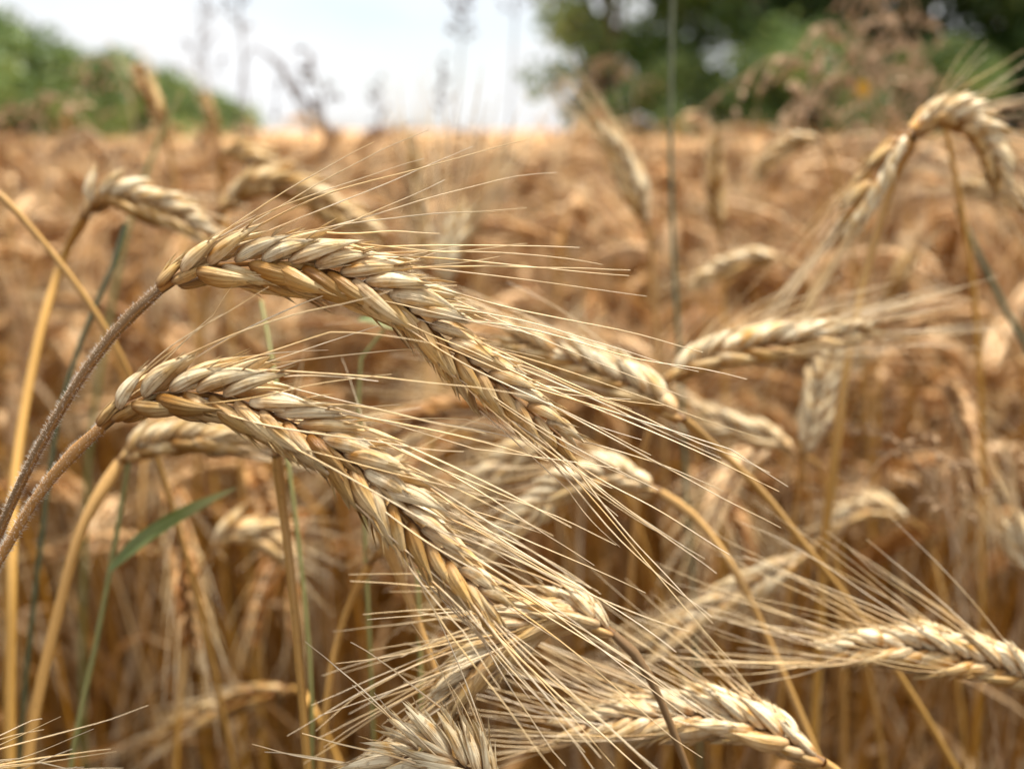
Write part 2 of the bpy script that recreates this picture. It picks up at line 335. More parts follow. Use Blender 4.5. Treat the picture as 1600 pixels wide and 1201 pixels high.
def rye_plant(label, stem_px, ear_px, d, scale=1.0, nside=15, level=1, awn_len=0.058, bias=None, bias_amt=0.35, seed=1, stem_r=0.00125,
              brown=False, fuzz=False, roll=0.0, tone=(0.75, 0.3), splay=0.36, group=None, awn_keep=1.0, stem_mat=None, gap=0.02, awn_r=0.0003, fan=0.2,
              base_shift=(0, 0), wide=1.0):
    """one plant: Empty on the soil > stem, ear (> spikelet, awn). ear_px base to tip, stem_px ear base downwards"""
    rng = np.random.default_rng(seed)
    dd = lambda k: d[0] if isinstance(d, tuple) and k <= 0 else (d[0] + (d[1] - d[0]) * k if isinstance(d, tuple) else d)
    ne = len(ear_px)
    E = A([at(x, y, dd(i / (ne - 1))) for i, (x, y) in enumerate(ear_px)])
    d0 = dd(0)
    S = [E[0]] + [at(p[0], p[1], p[2] if len(p) > 2 else d0 + gap * (i + 1)) for i, p in enumerate(stem_px)]
    if len(S) == 1:
        t0 = nrm(E[1] - E[0]); S.append(S[0] - t0 * 0.035 + A([0, 0, -0.012])); S.append(S[1] - t0 * 0.022 + A([0, 0.0, -0.05]))
    last, dr = S[-1], nrm(S[-1] - S[-2])
    tail, base = drop(last, dr, A([base_shift[0], base_shift[1] + .03, 0]))
    up_ = spline(S, 60)
    root = empty('rye_plant', base, label, 'rye plant', group)
    Pst = spline(np.vstack([up_[::2][:-1], up_[-1:], tail[1:]]), 160)[::-1]
    mb = MB(); rr = np.linspace(stem_r * 1.3, stem_r, 160); rr[-3:] *= A([1.15, 1.35, 1.1])
    tube(mb, Pst, rr, 12 if level == 0 else 8, tone[0] * .6, rng.random())
    for h in (0.28, 0.56):                                   # joints of the straw
        i = int(160 * h); q = Pst[i - 1:i + 2]; tube(mb, spline(q, 5), A([1, 1.35, 1.5, 1.35, 1]) * stem_r * 1.2, 10, 0.1, 0.3)
    st = link('stem', mb.mesh('stem', (M_BROWN if brown else (stem_mat or M_GOLD)), origin=base), root)
    if fuzz:
        mb = MB(); L_ = [p for p in Pst if np.linalg.norm(p - E[0]) < 0.10]
        L_ = spline(A(L_), 400); T, N, B = frames(L_)
        for k in range(2600):
            i = min(int(rng.random() ** 0.9 * 399), 398); a = rng.uniform(0, 2 * math.pi)
            n_ = N[i] * math.cos(a) + B[i] * math.sin(a)
            p = L_[i] + n_ * stem_r * 0.95; q = p + n_ * rng.uniform(.0004, .0010) + T[i] * rng.uniform(.0, .0005) + rng.standard_normal(3) * 1e-4
            tube(mb, A([p, q]), A([4.2e-5, 2.0e-5]), 3, 0.9, 0.5)
        link('stem_fuzz', mb.mesh('stem_fuzz', M_HAIR, origin=base), st)
    # leaf sheath blade low on the straw
    mb = MB(); k0 = int(160 * rng.uniform(.35, .55)); p = Pst[k0]; a = rng.uniform(0, 6.28); hd = A([math.cos(a), math.sin(a) * .6 + .4, 0])
    ll = rng.uniform(.1, .16); tt = np.linspace(0, 1, 16)
    LP = p + hd * (ll * tt[:, None]) + A([0, 0, 1]) * (0.09 * np.sin(tt * 2.4) - 0.14 * tt ** 2)[:, None]
    ribbon(mb, LP, 0.003 * (1 - tt ** 3) + .0003, [0, 0, 1], 0.5, twist=rng.uniform(-2, 2)); link('leaf', mb.mesh('leaf', M_LEAF, origin=base), root)
    if rng.random() < .7:
        k0 = int(160 * rng.uniform(.74, .86)); p = Pst[k0]; tt = np.linspace(0, 1, 14); a = rng.uniform(0, 6.28); ll = rng.uniform(.035, .08)
        LP = p + A([math.cos(a), math.sin(a), 0]) * (ll * (.15 * np.sin(tt * 3) + .25 * tt))[:, None] + A([0, 0, -1]) * (ll * (tt - .5 * np.sin(tt * 2.2)))[:, None]
        mb = MB(); ribbon(mb, LP, 0.0022 * (1 - tt ** 2) + .0003, [0.3, .5, 1], 0.3, twist=rng.uniform(2, 6), fold=.5); link('leaf', mb.mesh('leaf', M_LEAF, origin=base), root)
    # ear: the rachis is the ear's own mesh, spikelets and awns are its pieces
    toward = nrm(CAMP - E.mean(0))
    rach = MB(); RP = spline(E, 60)
    tube(rach, RP[:57], np.concatenate([np.linspace(stem_r * 1.1, .0008, 8), np.linspace(.0008, 0.0004, 49)]), 8, 0.0, 0.4, v0=.96, v1=1.0)
    lay = ear_layout(E, toward, nside, 1.0, rng, roll)
    HW = {0: H_HI, 1: H_MD}[level]
    SZ = 0.0162 * scale
    spk = []; awns = []
    bv = None if bias is None else nrm(RGT * bias[0] - UPV * bias[1] - FWD * (bias[2] if len(bias) > 2 else 0.0))
    for (p, t, N, B, sg, k, s) in lay:
        m = MB()
        for kb in (1, -1):
            o = nrm(N * sg * 0.80 + B * kb * 0.60)
            j = rng.standard_normal(3) * 0.07
            D = nrm(t + splay * np.interp(s, [0, .05, .12, .55, .93], [.45, .6, 1, 1, .62]) * (N * sg * 0.95 + B * kb * 0.35) + j)
            O = p + N * sg * (0.0004 if kb > 0 else .0012) * scale + B * kb * 0.0019 * scale
            sz = SZ * k * rng.uniform(0.86, 1.10)
            if level and kb < 0 and rng.random() < .1: continue
            tn_ = np.clip((tone[0] if sg * np.dot(N, UPV) > 0 else tone[1]) + rng.uniform(-.25, .25), 0, 1)  # upper row paler: some bleaching, mostly light from above put into the colour
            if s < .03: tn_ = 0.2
            rd = rng.random()
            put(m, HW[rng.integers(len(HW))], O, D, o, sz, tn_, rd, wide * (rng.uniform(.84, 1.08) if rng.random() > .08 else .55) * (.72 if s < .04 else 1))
            D2 = nrm(D + o * -0.14 + N * sg * .10 + j)
            put(m, (H_IN if level == 0 else H_MD)[rng.integers(4)], O - o * 0.0004, D2, o, sz * rng.uniform(.86, .98), tn_, rd, .8)
            # glume on the outer flank
            put(m, (H_GL if level == 0 else H_LO)[rng.integers(4)], O + N * sg * 0.0006, nrm(D + N * sg * .16 + B * kb * -.05 + j), nrm(N * sg + B * kb * .3), sz * rng.uniform(.6, .78), tn_, rd, 1.0 if level == 0 else .35)
            if level == 0:
                for _ in range(2):
                    q = O + D * sz * rng.uniform(.5, .72) + o * sz * .06 + np.cross(o, D) * sz * rng.uniform(-.06, .06)
                    put(m, H_GL[rng.integers(4)], q, nrm(D + o * rng.uniform(.05, .2) + rng.standard_normal(3) * .1), o, sz * rng.uniform(.28, .44), tn_ * .5, rd, .8)
            if rng.random() < awn_keep:
                tip = O + D * sz * 0.93
                sp_ = fan * rng.uniform(.1, 1.2)
                d0_ = nrm(t + N * sg * sp_ * 1.2 + B * kb * rng.uniform(.0, .22) + rng.standard_normal(3) * .04)
                d1_ = nrm(t + N * sg * sp_ * .7 + B * kb * rng.uniform(-.05, .2) + rng.standard_normal(3) * .10 + (0 if bv is None else bv * bias_amt * rng.uniform(.6, 1.4)) + A([0, 0, -.05]))
                if bv is not None: d0_ = nrm(d0_ + bv * bias_amt * .6)
                ln = awn_len * rng.uniform(.62, 1.12) * np.interp(s, [0, .15, .5, 1], [.75, 1, 1.05, .85])
                if rng.random() < .12: ln *= rng.uniform(.25, .6)
                awns.append((tip - D * sz * .05, d0_, d1_, ln))
        spk.append(m)
    if level == 0:
        ear = link('ear', rach.mesh('ear', M_BROWN, origin=base), root)
        for m in spk: link('spikelet', m.mesh('spikelet', M_HUSK, origin=base), ear)
    else:
        for m in spk:
            V, F, ST, TN, MI = m.arrays(); rach.add(V, F, ST, TN, 1)
        ear = link('ear', rach.mesh('ear', [M_BROWN, M_HUSK], origin=base), root)
    for (p, d0_, d1_, ln) in awns:
        m = MB(); n = 14
        tube(m, awn_path(p, d0_, d1_, ln, n, rng), np.linspace(awn_r, awn_r * .33, n) * rng.uniform(.75, 1.2), 5 if level == 0 else 4, rng.uniform(.2, 1), rng.random(), flat=.7)
        link('awn', m.mesh('awn', M_AWN, origin=base), ear)
    return root

# ------------------------------------------------------------------ the hand-placed plants (pixel of the photo -> point in the field)
rye_plant('sharp rye ear arching across the middle, upper of the two big ears in focus',
          [(200, 497, .226), (150, 556, .226), (97, 637, .227), (50, 720, .228), (10, 805, .23), (-20, 880, .232), (-60, 1000, .235)],
          [(250, 452), (300, 424), (380, 411), (470, 416), (560, 440), (640, 486), (710, 546), (786, 606), (850, 660), (905, 708)],
          (.226, .228), 1.07, 18, 0, 0.064, (1, -.02), .42, 11, .00105, True, True, tone=(.65, .25), fan=.30, splay=.42, awn_keep=.85)
rye_plant('sharp rye ear drooping right, lower of the two big ears in focus',
          [(110, 712, .222), (60, 772, .222), (25, 830, .222), (-10, 890, .223), (-50, 980, .225)],
          [(160, 666), (210, 630), (280, 614), (360, 624), (440, 655), (520, 700), (590, 760), (650, 822), (720, 896), (800, 975)],
          (.223, .212), 1.05, 18, 0, 0.060, (1, .30), .36, 23, .00105, True, True, tone=(.65, .25), fan=.30, splay=.42, awn_keep=.85)
# [label, stem, ear, depth, kw]
NEAR = [
 ('pale rye ear half hidden behind the tip of the uppermost big ear',
  [(1120, 700, .33), (1190, 767, .335), (1270, 868, .34), (1345, 965, .35), (1440, 1110, .36), (1500, 1215, .37)],
  [(1068, 655), (1010, 615), (940, 582), (870, 556), (790, 520)], .31, dict(scale=1.0, nside=13, awn_len=.05, seed=3, bias=(-1, .3))),
 ('bleached rye ear lying level right of centre, pointing right',
  [(1025, 640, .38), (1000, 730, .40), (990, 850, .42)],
  [(1040, 600), (1085, 566), (1160, 545), (1260, 530), (1370, 512)], .36, dict(scale=1.0, nside=15, awn_len=.05, seed=5, tone=(.9, .2), bias=(1, -.15))),
 ('tall hooked rye ear at the upper right, arching right on an amber straw',
  [(1395, 285, .405), (1352, 430, .41), (1322, 580, .40), (1305, 710, .40), (1288, 850, .41), (1280, 1000, .42)],
  [(1428, 215), (1458, 188), (1505, 190), (1545, 228), (1568, 288)], .385, dict(scale=.95, nside=18, awn_len=.04, seed=6, tone=(.7, .1), bias=(1, -.5), fan=.3, stem_r=.0017, awn_keep=.5, splay=.28)),
 ('mottled rye ear hanging down left from the upper right hooked ear',
  [(1445, 170, .42), (1470, 175, .44), (1490, 260, .45)],
  [(1422, 203), (1395, 235), (1362, 290), (1316, 365)], .375, dict(scale=1.0, nside=15, awn_len=.075, seed=7, tone=(.0, .9), bias=(-.7, .8), fan=.08, splay=.22, awn_keep=.6)),
 ('silvery rye ear bending down left below the tip of the uppermost big ear',
  [(1090, 812, .345), (1150, 895, .34), (1200, 1000, .34), (1245, 1105, .34), (1290, 1215, .34)],
  [(1030, 768), (965, 742), (890, 758), (820, 804), (755, 872)], .345, dict(scale=.92, nside=13, awn_len=.045, seed=8, tone=(1, .5), bias=(-1, .4), stem_r=.0014)),
 ('blurred grey rye ear behind the silvery one below centre',
  [(960, 720, .45), (990, 800, .46)],
  [(905, 690), (850, 690), (790, 725), (710, 790)], .42, dict(scale=1, nside=12, awn_len=.05, seed=9, tone=(.9, .7), bias=(-1, .2))),
 ('cream rye ear curling left just under the drooping tip of the lower big ear',
  [(1000, 1032, .255), (1040, 1112, .257), (1078, 1215, .26)],
  [(958, 990), (915, 962), (855, 965), (790, 1000), (735, 1050), (680, 1115)], .255, dict(scale=.98, nside=14, level=0, awn_len=.045, seed=10, tone=(.9, .4), bias=(-1, .3), stem_r=.0010, brown=True)),
 ('frayed white rye ear cut by the bottom edge, bristling up left',
  [(800, 1250, .225), (850, 1330, .23)],
  [(785, 1270), (752, 1222), (708, 1188), (655, 1178), (610, 1205), (585, 1270)], .228, dict(scale=1.0, nside=11, level=0, awn_len=.030, seed=12, tone=(1, 1), bias=(-1, -.5), fan=.6, splay=.5, awn_keep=.45, brown=True, wide=.68)),
 ('white-topped rye ear rising from the bottom edge right of centre, pointing left',
  [(1330, 1230, .275), (1380, 1320, .29)],
  [(1285, 1190), (1215, 1150), (1130, 1122), (1040, 1118), (960, 1122), (880, 1140)], (.265, .275), dict(scale=1, nside=15, level=0, awn_len=.058, seed=13, tone=(1, .5), bias=(-.6, -.9), bias_amt=.45, fan=.35, awn_r=.0002)),
 ('rye ear entering from the right edge low down, pointing left with awns raised',
  [(1680, 1110, .30), (1720, 1200, .31)],
  [(1640, 1080), (1560, 1042), (1470, 1018), (1380, 1010), (1290, 1018)], .285, dict(scale=1.02, nside=14, level=0, awn_len=.055, seed=14, tone=(.95, .35), bias=(-.8, -.8), bias_amt=.45, fan=.35, awn_r=.0002)),
 ('soft cream rye ear arching right above the stem of the uppermost big ear',
  [(100, 400, .40), (65, 510, .39), (38, 640, .38), (22, 760, .37), (18, 900, .36), (15, 1100, .36)],
  [(132, 338), (160, 308), (215, 315), (270, 335), (320, 365)], .38, dict(scale=1.05, nside=12, awn_len=.03, seed=15, tone=(.7, .2), stem_r=.0018, awn_keep=.5)),
 ('grey-brown rye ear arching right behind the top husks of the uppermost big ear',
  [(330, 380, .53), (320, 470, .55)],
  [(345, 335), (385, 295), (450, 292), (520, 325), (600, 370)], .48, dict(scale=1.1, nside=14, awn_len=.04, seed=16, tone=(.3, .1), awn_keep=.5)),
 ('small blurred rye ear above the grey-brown one at the upper left',
  [(345, 300, .57), (352, 400, .58)],
  [(345, 240), (372, 240), (405, 256), (430, 278)], .55, dict(scale=1.1, nside=9, awn_len=.03, seed=17, tone=(.4, .1), awn_keep=.5, stem_r=.0015)),
 ('dark upright rye ear leaning left in front of the green hedge',
  [(270, 260, .68), (290, 400, .68)], [(257, 205), (240, 160), (214, 105)], .66, dict(scale=.85, nside=12, seed=18, tone=(.1, .0), awn_keep=.3)),
 ('thin dark rye ear standing upright between the hedge and the open sky',
  [(350, 300, 1.05), (360, 420, 1.05)], [(343, 230), (333, 190), (318, 145)], 1.0, dict(scale=.8, nside=12, seed=19, tone=(.1, .0), awn_keep=.3)),
 ('pale rye ear with a bright edge leaning left below the left end of the trees',
  [(1020, 430, .56), (1030, 560, .57)], [(1012, 352), (990, 290), (965, 240), (935, 200)], .55, dict(scale=1.0, nside=14, awn_len=.05, seed=20, tone=(.9, .3), bias=(-1, -.5), awn_keep=.7)),
 ('dark rye ear standing almost upright right of the tall green stem',
  [(1130, 450, .66), (1132, 560, .66)], [(1127, 372), (1118, 300), (1118, 212)], .62, dict(scale=.85, nside=14, awn_len=.02, seed=21, tone=(.15, .0), awn_keep=.3)),
 ('brown rye ear arching right to left near the horizon, right of the dark upright one',
  [(1300, 250, .62), (1320, 340, .63)], [(1285, 222), (1250, 222), (1210, 245), (1182, 278)], .6, dict(scale=.85, nside=11, awn_len=.03, seed=22, tone=(.3, .1), awn_keep=.4)),
 ('level blurred rye ear just right of the tall green stem at mid height',
  [(1260, 440, .64), (1280, 540, .64)], [(1222, 404), (1180, 405), (1130, 420), (1082, 445)], .58, dict(scale=.95, nside=12, awn_len=.03, seed=24, tone=(.7, .2), awn_keep=.5)),
 ('whitish rye ear with a fan of pale awns pointing up behind the uppermost big ear',
  [(690, 520, .52), (680, 640, .52)], [(692, 445), (700, 405), (715, 355), (730, 325)], .48, dict(scale=1.0, nside=14, awn_len=.062, awn_r=.0005, seed=25, tone=(1, .9), bias=(.1, -1), fan=.5)),
 ('second pale rye ear with raised awns just left of the whitish fan',
  [(665, 500, .56), (668, 620, .56)], [(662, 430), (662, 370), (655, 300), (642, 205)], .55, dict(scale=.7, nside=12, awn_len=.05, seed=26, tone=(.6, .3), bias=(.1, -1), fan=.35)),
 ('bleached rye ear standing up beside the amber straw right of centre',
  [(1243, 800, .45), (1235, 900, .46)], [(1256, 715), (1270, 650), (1288, 590), (1308, 540)], .43, dict(scale=.9, nside=11, awn_len=.03, seed=27, tone=(1, 1), awn_keep=.5, stem_r=.001)),
 ('creamy rye ear behind the lower big ear at left, its amber straw sweeping down left',
  [(130, 820, .33), (90, 960, .33), (55, 1110, .33), (40, 1215, .33)],
  [(188, 722), (225, 698), (290, 685), (400, 690)], .335, dict(scale=.9, nside=12, awn_len=.04, seed=28, tone=(.5, .2), stem_r=.0018)),
 ('amber straw rising behind the lower big ear, its own ear hidden behind that ear',
  [(440, 780, .28), (455, 900, .28), (468, 1040, .28), (482, 1215, .28)],
  [(432, 712), (445, 672), (500, 690), (560, 740), (600, 800)], .275, dict(scale=.7, nside=10, awn_len=.03, seed=29, stem_r=.0012, awn_keep=.3)),
 ('golden straw curving down right from behind the lower big ear',
  [(620, 890, .27), (650, 965, .27), (685, 1070, .27), (700, 1150, .275), (715, 1250, .28)],
  [(592, 825), (575, 775), (610, 760), (680, 830)], .265, dict(scale=.7, nside=8, awn_len=.03, seed=30, stem_r=.0012, awn_keep=.3)),
 ('bent straw curving down left under the lower big ear',
  [(540, 960, .32), (515, 1060, .32), (500, 1215, .32)],
  [(578, 880), (610, 830), (650, 830), (700, 880)], .31, dict(scale=.8, nside=10, awn_len=.03, seed=31, stem_r=.0012, awn_keep=.3)),
 ('bent amber rye straw entering from the left edge above the two big stems',
  [(0, 305, .33), (60, 370, .335), (130, 460, .34), (195, 570, .35), (240, 700, .37)],
  [(-60, 265), (-110, 260), (-160, 300), (-190, 350)], .33, dict(scale=1, nside=10, seed=32, stem_r=.0011, awn_keep=.3)),
 ('rye ear low at the left corner showing only its awns over the bottom edge',
  [(-160, 1290, .24), (-200, 1400, .25)],
  [(-190, 1290), (-150, 1265), (-110, 1255), (-60, 1255), (-20, 1268)], .235, dict(scale=1, nside=10, level=0, awn_len=.040, seed=33, bias=(1, .05), bias_amt=.7, fan=.12, tone=(.9, .5))),
 ('blurred rye ear slanting down left at mid right beneath the pale awns',
  [(1290, 850, .42), (1320, 930, .43)], [(1262, 862), (1200, 900), (1110, 950), (1010, 1015)], .40, dict(scale=.95, nside=14, seed=34, tone=(.8, .6), awn_len=.04)),
 ('faded rye ear level behind the awn tips right of the half hidden one',
  [(1285, 740, .50), (1300, 850, .51)], [(1245, 705), (1200, 685), (1140, 665), (1085, 640)], .46, dict(scale=.95, nside=12, seed=35, tone=(.8, .6), awn_len=.03)),
 ('tiny-looking mottled rye ear low right, level, left of the grass panicle',
  [(1450, 840, .55), (1470, 920, .55)], [(1420, 812), (1380, 795), (1340, 800), (1300, 820)], .5, dict(scale=.9, nside=10, seed=36, tone=(.9, .2), awn_len=.03)),
 ('dark blurred rye ear slanting up right between the amber straw and right edge',
  [(1370, 540, .7), (1370, 620, .7)], [(1380, 480), (1400, 440), (1428, 395)], .62, dict(scale=.8, nside=10, seed=37, tone=(.0, .0), awn_len=.03)),
 ('rye ear at the far right edge, level just under the upper right hooked ear',
  [(1720, 470, .5), (1740, 560, .5)], [(1660, 350), (1610, 320), (1550, 300), (1490, 290)], .55, dict(scale=.9, nside=12, seed=38, tone=(.4, .2), awn_len=.04)),
 ('curved pale rye ear beneath the lower big ear at the lower left',
  [(300, 920, .48), (290, 1000, .48)], [(330, 860), (360, 835), (410, 840), (450, 870)], .45, dict(scale=1, nside=10, seed=39, tone=(.5, .3), awn_len=.03)),
 ('pale brown rye ear low at the bottom left lying almost level',
  [(480, 1090, .42), (520, 1170, .42)], [(455, 1075), (400, 1085), (330, 1110), (240, 1160)], .50, dict(scale=.9, nside=12, seed=40, tone=(.1, .0), awn_len=.04)),
 ('bleached rye ear leaning left at the right edge below mid height',
  [(1640, 930, .5), (1650, 1010, .5)], [(1625, 900), (1600, 860), (1585, 820)], .42, dict(scale=.9, nside=9, seed=41, tone=(1, 1), awn_len=.03)),
]
for (lb, st, er, d, kw) in NEAR:
    kw.setdefault('level', 1)
    rye_plant(lb, st, er, d, **kw)

# ------------------------------------------------------------------ green grass and panicles
def px_path(L_, d): return A([at(p[0], p[1], p[2] if len(p) > 2 else d) for p in L_])
def to_ground(P):
    P = A(P); tail, b = drop(P[-1], nrm(P[-1] - P[-2]), A([0, .03, 0]))
    return np.vstack([P, tail[2:]]), b
def grass(label, stem_px, d, r, mat, leaves=(), cat='grass stem', name='grass_stalk', group=None):
    P, b = to_ground(px_path(stem_px, d)); root = empty(name, b, label, cat, group)
    Q = spline(P, 80)[::-1]; mb = MB(); tube(mb, Q, np.linspace(r * 1.2, r * .8, 80), 8, .4); link('stem', mb.mesh('stem', mat, origin=b), root)
    for (lp, ld, wd) in leaves:
        LP = spline(px_path(lp, ld), 30); t = np.linspace(0, 1, 30)
        mb = MB(); ribbon(mb, LP, wd * np.minimum(1, (t + .12) * 3) * (1 - t ** 3) + .0002, [0.1, -.5, 1], .5, twist=.5)
        link('leaf', mb.mesh('leaf', M_GREEN, origin=b), root)
    return root
grass('tall dark green stem standing right of centre from the top edge down', [(1052, -60), (1048, 200), (1052, 380), (1062, 560), (1072, 760), (1082, 900)], .50, .0013, M_BLUEGREEN)
grass('green grass shoot with a long green blade at the lower left', [(205, 690), (190, 790), (172, 890), (145, 1030), (112, 1190)], .34, .0011, M_GREEN,
      [([(172, 890), (220, 845), (290, 800), (368, 762)], .335, .0026)])
grass('thin dark green stem beside the amber straw under the lower big ear', [(408, 470, .34), (425, 560, .33), (450, 720, .32), (470, 880, .32), (486, 1060, .32), (488, 1215, .32)], .32, .0008, M_GREEN)
grass('green stem crossing behind the stem of the uppermost big ear at left', [(195, 350), (175, 420), (135, 510), (105, 600), (80, 720)], .37, .0011, M_BLUEGREEN)
grass('pale green grass blade slanting up right in front of the hedge', [(285, 140), (250, 215), (222, 290), (190, 400)], .6, .0016, M_GREEN)
grass('grey green stem slanting down to the right edge', [(1495, 320), (1530, 400), (1575, 490), (1625, 590)], .5, .0017, M_BLUEGREEN)
grass('thin green stem beside the golden straw at bottom centre', [(652, 890), (656, 1000), (658, 1110), (660, 1215)], .34, .0009, M_GREEN)
grass('green leafy stalk half hidden under the uppermost big ear', [(600, 515), (575, 520), (560, 600), (565, 720)], .34, .0008, M_GREEN, [([(560, 500), (585, 500), (620, 514)], .34, .0016)])

def panicle(label, stem_px, d, size, mat, seed, n=14, droop=.6, dens=7, stem_r=.0007, group='tall wild grasses gone to seed', spike=.0045):
    rng = np.random.default_rng(seed)
    P, b = to_ground(px_path(stem_px, d)); root = empty('wild_grass', b, label, 'wild grass', group)
    Q = spline(P, 120); mb = MB(); tube(mb, Q[::-1], np.linspace(stem_r * 1.6, stem_r, 120), 6, .4); link('stem', mb.mesh('stem', mat, origin=b), root)
    head = MB(); s = np.concatenate([[0], np.cumsum(np.linalg.norm(np.diff(Q, axis=0), axis=1))])
    for i in range(n):
        q = size * 1.3 * (i / n); k = int(np.searchsorted(s, q)); p = Q[k]; t = nrm(Q[max(k - 1, 0)] - Q[k + 1])
        a = rng.uniform(0, 6.28); o = nrm(A([math.cos(a), math.sin(a), 0.2])); ln = size * rng.uniform(.35, .8) * (.45 + .75 * i / n)
        tt = np.linspace(0, 1, 9)[:, None]
        BP = p + ln * (tt * nrm(t * .8 + o * .7) + A([0, 0, -1]) * droop * tt ** 2)
        tube(head, BP, np.linspace(stem_r * .5, stem_r * .25, 9), 4, .4)
        for j in range(dens):
            f = rng.uniform(.25, 1); q_ = BP[int(f * 8)]
            put(head, H_LO[rng.integers(4)], q_, nrm(BP[-1] - BP[-3] + rng.standard_normal(3) * .5 * ln * .2), nrm(rng.standard_normal(3)), spike * rng.uniform(.7, 1.4), rng.random(), rng.random(), 1.2)
    link('seed_head', head.mesh('seed_head', mat, origin=b), root); return root
panicle('pinkish grass seed head in fair focus at the lower right', [(1352, 665), (1400, 690), (1450, 745), (1490, 830), (1520, 940)], .40, .045, M_TAN, 1, 10, .3, 4, .0004, None, .0042)
panicle('second fine seed head drooping over the pinkish one at lower right', [(1508, 770), (1490, 725), (1440, 700), (1380, 715), (1330, 800)], .42, .03, M_TAN, 2, 6, .3, 4, .0004, None, .0042)
sky_g = [
 ('drooping grey grass head against the white sky, left of centre', [(498, 182), (455, 130), (425, 95), (392, 76), (375, 150), (372, 300)], 1.0, .07, 3, 9, .9, 5),
 ('grey grass head left of the drooping one, thin and upright against the sky', [(312, 20), (316, 90), (330, 160), (345, 300)], 1.3, .09, 4, 8, .2, 4),
 ('thin grey grass reaching to the top edge above the drooping head', [(372, -40), (378, 60), (384, 160), (390, 300)], 1.1, .06, 5, 8, .3, 3),
 ('small grey grass head right of the drooping one', [(482, 80), (492, 120), (505, 170), (510, 300)], 1.0, .05, 6, 7, .5, 4),
 ('faint grey grass head at the top edge in the middle of the sky', [(722, -30), (724, 30), (715, 140), (700, 300)], 1.2, .06, 7, 10, .4, 5),
 ('faint grass head close to the top edge left of the trees', [(806, -50), (806, 0), (800, 120), (790, 300)], 1.2, .05, 8, 6, .3, 3),
 ('slender grass head standing alone above the horizon at centre', [(690, 95), (690, 150), (688, 220), (685, 320)], 1.3, .05, 9, 7, .3, 3),
 ('short grass head just above the horizon, left of the slender one', [(590, 130), (592, 165), (590, 220), (588, 320)], 1.4, .05, 10, 7, .3, 3),
]
for (lb, pp, d, sz, sd_, n, dr, de) in sky_g: panicle(lb, pp, d, sz, M_GREY, sd_, n + 3, dr, de + 3, .0009, spike=.0065)
tan_g = [(1290, 40, .8), (1340, -10, 1.0), (1380, 30, .9), (1240, 90, .75), (1420, 70, 1.1), (1310, 120, .9), (1270, 150, 1.1), (1450, 120, 1.0), (1590, 160, .6), (1350, 90, 1.2),
         (1400, -20, 1.3), (960, 90, 1.4), (900, 120, 1.5), (160, 90, 1.2), (90, 150, .9), (40, 170, 1.1), (130, 200, .8)]
where = ['hanging loosest in the brown tuft before the trees', 'reaching the top edge over the brown tuft', 'at the heart of the brown tuft before the trees', 'at the left tip of the brown tuft before the trees',
         'at the right side of the brown tuft before the trees', 'low in the middle of the brown tuft', 'at the lower left foot of the brown tuft', 'behind the top of the hooked ear at upper right',
         'leaning in at the right edge beside the hooked ear', 'lying behind the middle of the brown tuft', 'reaching out of the top edge right of the brown tuft', 
         'before the pale left end of the trees', 'leftmost before the trees, low at their sky edge', 
         'highest before the hedge at left', 'in the middle of the hedge at left', 'at the left edge below the hedge', 'lowest before the hedge at left']
for i, ((x, y, d), wh) in enumerate(zip(tan_g, where)):
    rng = np.random.default_rng(50 + i); lean = rng.uniform(-60, 60); k = 1 / d
    panicle('tan seed head of wild grass ' + wh, [(x - 50 * k + lean * .5, y + 45), (x - 15 + lean * .2, y), (x + 30, y + 25), (x + 45 + lean, y + 130), (x + 50 + lean, y + 300)], d,
            .11, M_TAN, 60 + i, 11, .8, 7, .0008, spike=.0075)
# yellow flower in the tuft
P, b = to_ground(px_path([(1345, 140), (1350, 200), (1352, 300)], .95)); root = empty('yellow_flower', b, 'small yellow flower low in the brown grass tuft before the trees', 'flower')
mb = MB(); tube(mb, spline(P, 40)[::-1], .0008, 6); link('stem', mb.mesh('stem', M_GREEN, origin=b), root)
mb = MB()
for k in range(9):
    a = k * 2 * math.pi / 9; dr = nrm(A([math.cos(a), -.6, math.sin(a)])); put(mb, H_MD[k % 5], P[0], dr, A([0, -1.0, 0]), .011, .5, .5, 1.3)
link('petals', mb.mesh('petals', M_YEL, origin=b), root)

